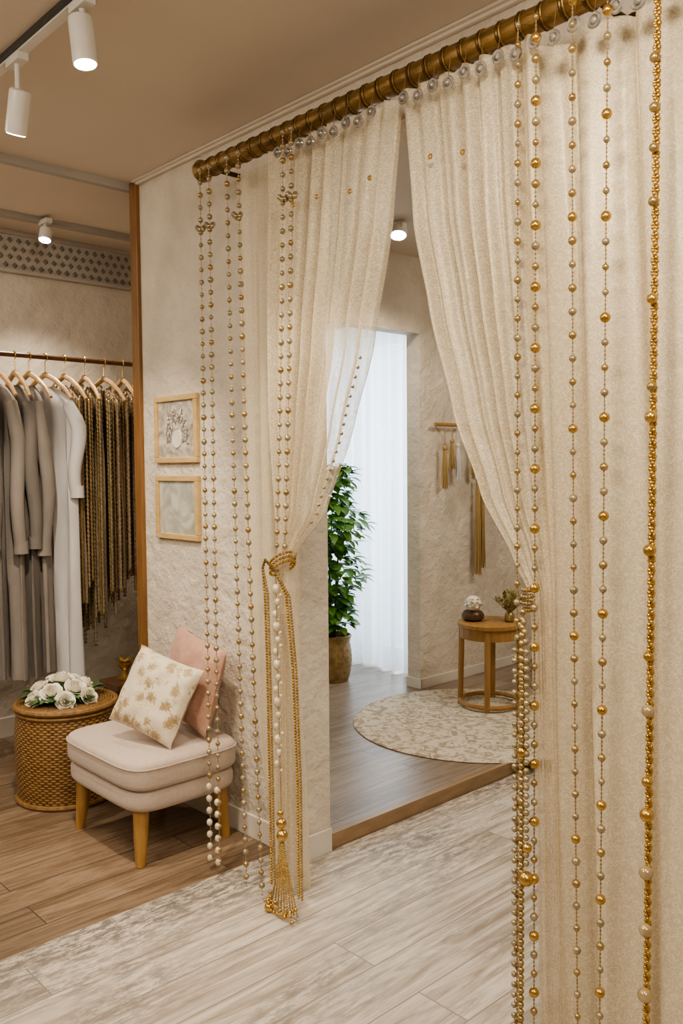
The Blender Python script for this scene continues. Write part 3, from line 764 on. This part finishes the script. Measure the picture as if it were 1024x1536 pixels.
b=B();tz_=gz+.541
b.mat('darkwood');b.lathe((sx_-.09,sy_-.06,tz_),[(.05,0),(.07,.015),(.072,.04),(.058,.06),(.05,.065),(.001,.06)],24)
b.mat('rose');
for k in range(60):
    a=random.uniform(0,2*pi);q=random.uniform(0.1,1);
    d=Vector((math.cos(a)*math.sqrt(1-q*q),math.sin(a)*math.sqrt(1-q*q),q-.15))
    leaf(b,Vector((sx_-.085,sy_-.065,tz_+.10))+d*.02,d,(0.1,0.2,1),.052,.020)
b.sph((sx_-.085,sy_-.065,tz_+.11),.052,12,8)
b.obj('white_peony_bowl')
b=B();b.mat('brass');b.lathe((sx_+.10,sy_+.07,tz_),[(.025,0),(.035,.01),(.03,.05),(.02,.06),(.001,.055)],20)
b.mat('dry')
for k in range(56):
    a=random.uniform(0,2*pi);el=random.uniform(.7,1.4);d=Vector((math.cos(a)*math.cos(el),math.sin(a)*math.cos(el),math.sin(el)));
    p=Vector((sx_+.10,sy_+.07,tz_+.05));b.tube([p,p+d*.14],.0012,4)
    for j in range(4): leaf(b,p+d*(.04+.03*j),d+Vector((random.uniform(-.5,.5),random.uniform(-.5,.5),.2)),(0,0,1),.030,.010)
b.obj('dried_flower_vase')
wb=empty('wall_tassel_bar')
b=B();b.mat('oak');b.cyl((-3.88,4.50,1.885),(-3.88,5.35,1.885),.013,n=12)
for y in (4.58,5.25): b.cyl((-3.95,y,1.885),(-3.88,y,1.885),.009,n=8)
b.obj('bar',wb)
b=B()
for y,l,mk in ((4.60,.42,'tassel'),(4.68,.28,'tassel'),(4.74,.36,'white'),(4.92,.35,'tassel'),(4.97,1.05,'tassel'),(5.02,1.0,'tassel'),(5.12,.5,'white')):
    b.mat(mk);z=1.87
    b.cyl((-3.88,y,z+.015),(-3.88,y,z-l*.35),.003,n=6)
    b.sph((-3.88,y,z-l*.35),.018,10,7)
    for k in range(22):
        a=k*2.4;r=.005+.014*(k/22)
        b.tube([(-3.88+r*.5*math.cos(a),y+r*.5*math.sin(a),z-l*.35),(-3.88+r*1.3*math.cos(a),y+r*1.7*math.sin(a),z-l+random.uniform(-.02,.02))],[.004,.0026],5)
b.obj('tassels',wb)
we=empty('window_sheer_curtain')
b=B();b.mat('curW')
def wsf(u,v):
    x=-5.9+1.80*u;z=2.68+(0.075-2.68)*v
    ph=1.2*mnoise.noise(Vector((u*4,v*.7,3)))
    a=.05*(.5+.5*v);return (x,4.66+a*math.sin(2*pi*13*u+ph)+a*.35*math.sin(2*pi*31*u+2*ph),z)
b.grid(wsf,400,30);b.obj('voile',we,autos=0)
b=B();b.mat('trimwhite');b.cyl((-5.95,4.66,2.69),(-4.09,4.66,2.69),.012,n=12);b.obj('rail',we)
pe=empty('potted_ficus');fx,fyy=-4.56,4.15
b=B();b.mat('pot')
prof=[(.001,0),(.115,0)]
for i in range(16): prof+=[(.12+.02*math.sin(pi*i/16)+(.004 if i%2 else 0),.02+i*.018)]
prof+=[(.135,.31),(.142,.33),(.13,.335),(.12,.30),(.001,.29)]
b.lathe((fx,fyy,.06),prof,36);b.obj('pot',pe)
b=B();b.mat('darkwood')
for k in range(5):
    a=k*1.3;b.tube([(fx+.02*math.cos(a),fyy+.02*math.sin(a),.34),(fx+.05*math.cos(a),fyy+.05*math.sin(a),.8),(fx+.09*math.cos(a+.5),fyy+.09*math.sin(a+.5),1.4)],[.010,.008,.003],6)
b.mat('leaf')
for k in range(900):
    z=random.uniform(.46,1.62);rmax=.26*math.sin(pi*min(1,max(.12,(z-.32)/1.42)))**.6*(.85+.25*math.sin(z*17))
    a=random.uniform(0,2*pi);r=rmax*math.sqrt(random.random())
    d=Vector((math.cos(a),math.sin(a),random.uniform(-.7,.5)))
    leaf(b,(fx+r*math.cos(a),fyy+r*math.sin(a),z),d,(0,0,1),random.uniform(.06,.10),random.uniform(.030,.045))
b.obj('foliage',pe,autos=0)

# ---------------------------------------------------------------- lights
def area(name,loc,target,size,e,col,sy=None):
    l=bpy.data.lights.new(name,'AREA');l.energy=e;l.color=col;l.shape='RECTANGLE';l.size=size;l.size_y=sy or size
    o=bpy.data.objects.new(name,l);S.collection.objects.link(o);o.location=loc
    o.rotation_euler=(Vector(target)-Vector(loc)).to_track_quat('-Z','Y').to_euler();return o
W=(1,.88,.73)
area('added_fill',(0.9,0.4,2.9),(-1.3,2.0,1.2),0.9,56,W)  # fill light added behind the camera, aimed at the curtains
area('added_fill',(-2.4,-0.6,2.95),(-3.0,0.9,0),1.4,76,W)  # out-of-view fill added to brighten the shop floor and left side
area('added_fill',(-4.5,0.3,2.95),(-4.5,0.9,0),0.7,30,W)  # extra ambient fill added on the clothes rack side, unseen
area('added_fill',(-1.6,4.4,2.95),(-2.2,4.4,0),1.2,66,W)  # unseen fill added to lift the inner room
area('window_daylight',(-4.95,5.7,1.6),(-4.95,4.5,1.3),1.6,135,(.84,.92,1),2.4)
w=bpy.data.worlds.new('sky');S.world=w;w.use_nodes=True
bg=w.node_tree.nodes['Background'];bg.inputs[0].default_value=(.78,.88,1,1);bg.inputs[1].default_value=2.0

# ---------------------------------------------------------------- camera
cd=bpy.data.cameras.new('camera');cam=bpy.data.objects.new('camera',cd);S.collection.objects.link(cam)
cd.sensor_fit='VERTICAL';cd.sensor_height=36;cd.lens=1293/1536*36;cd.clip_start=.05
cam.matrix_world=Matrix.Translation((0,0,1.6))@Matrix.Rotation(math.radians(47),4,'Z')@Matrix.Rotation(math.radians(87.0),4,'X')@Matrix.Rotation(math.radians(-.46),4,'Z')
S.camera=cam
S.view_settings.view_transform='AgX'
try: S.view_settings.look='AgX - Medium High Contrast'
except Exception as ex: print(ex)
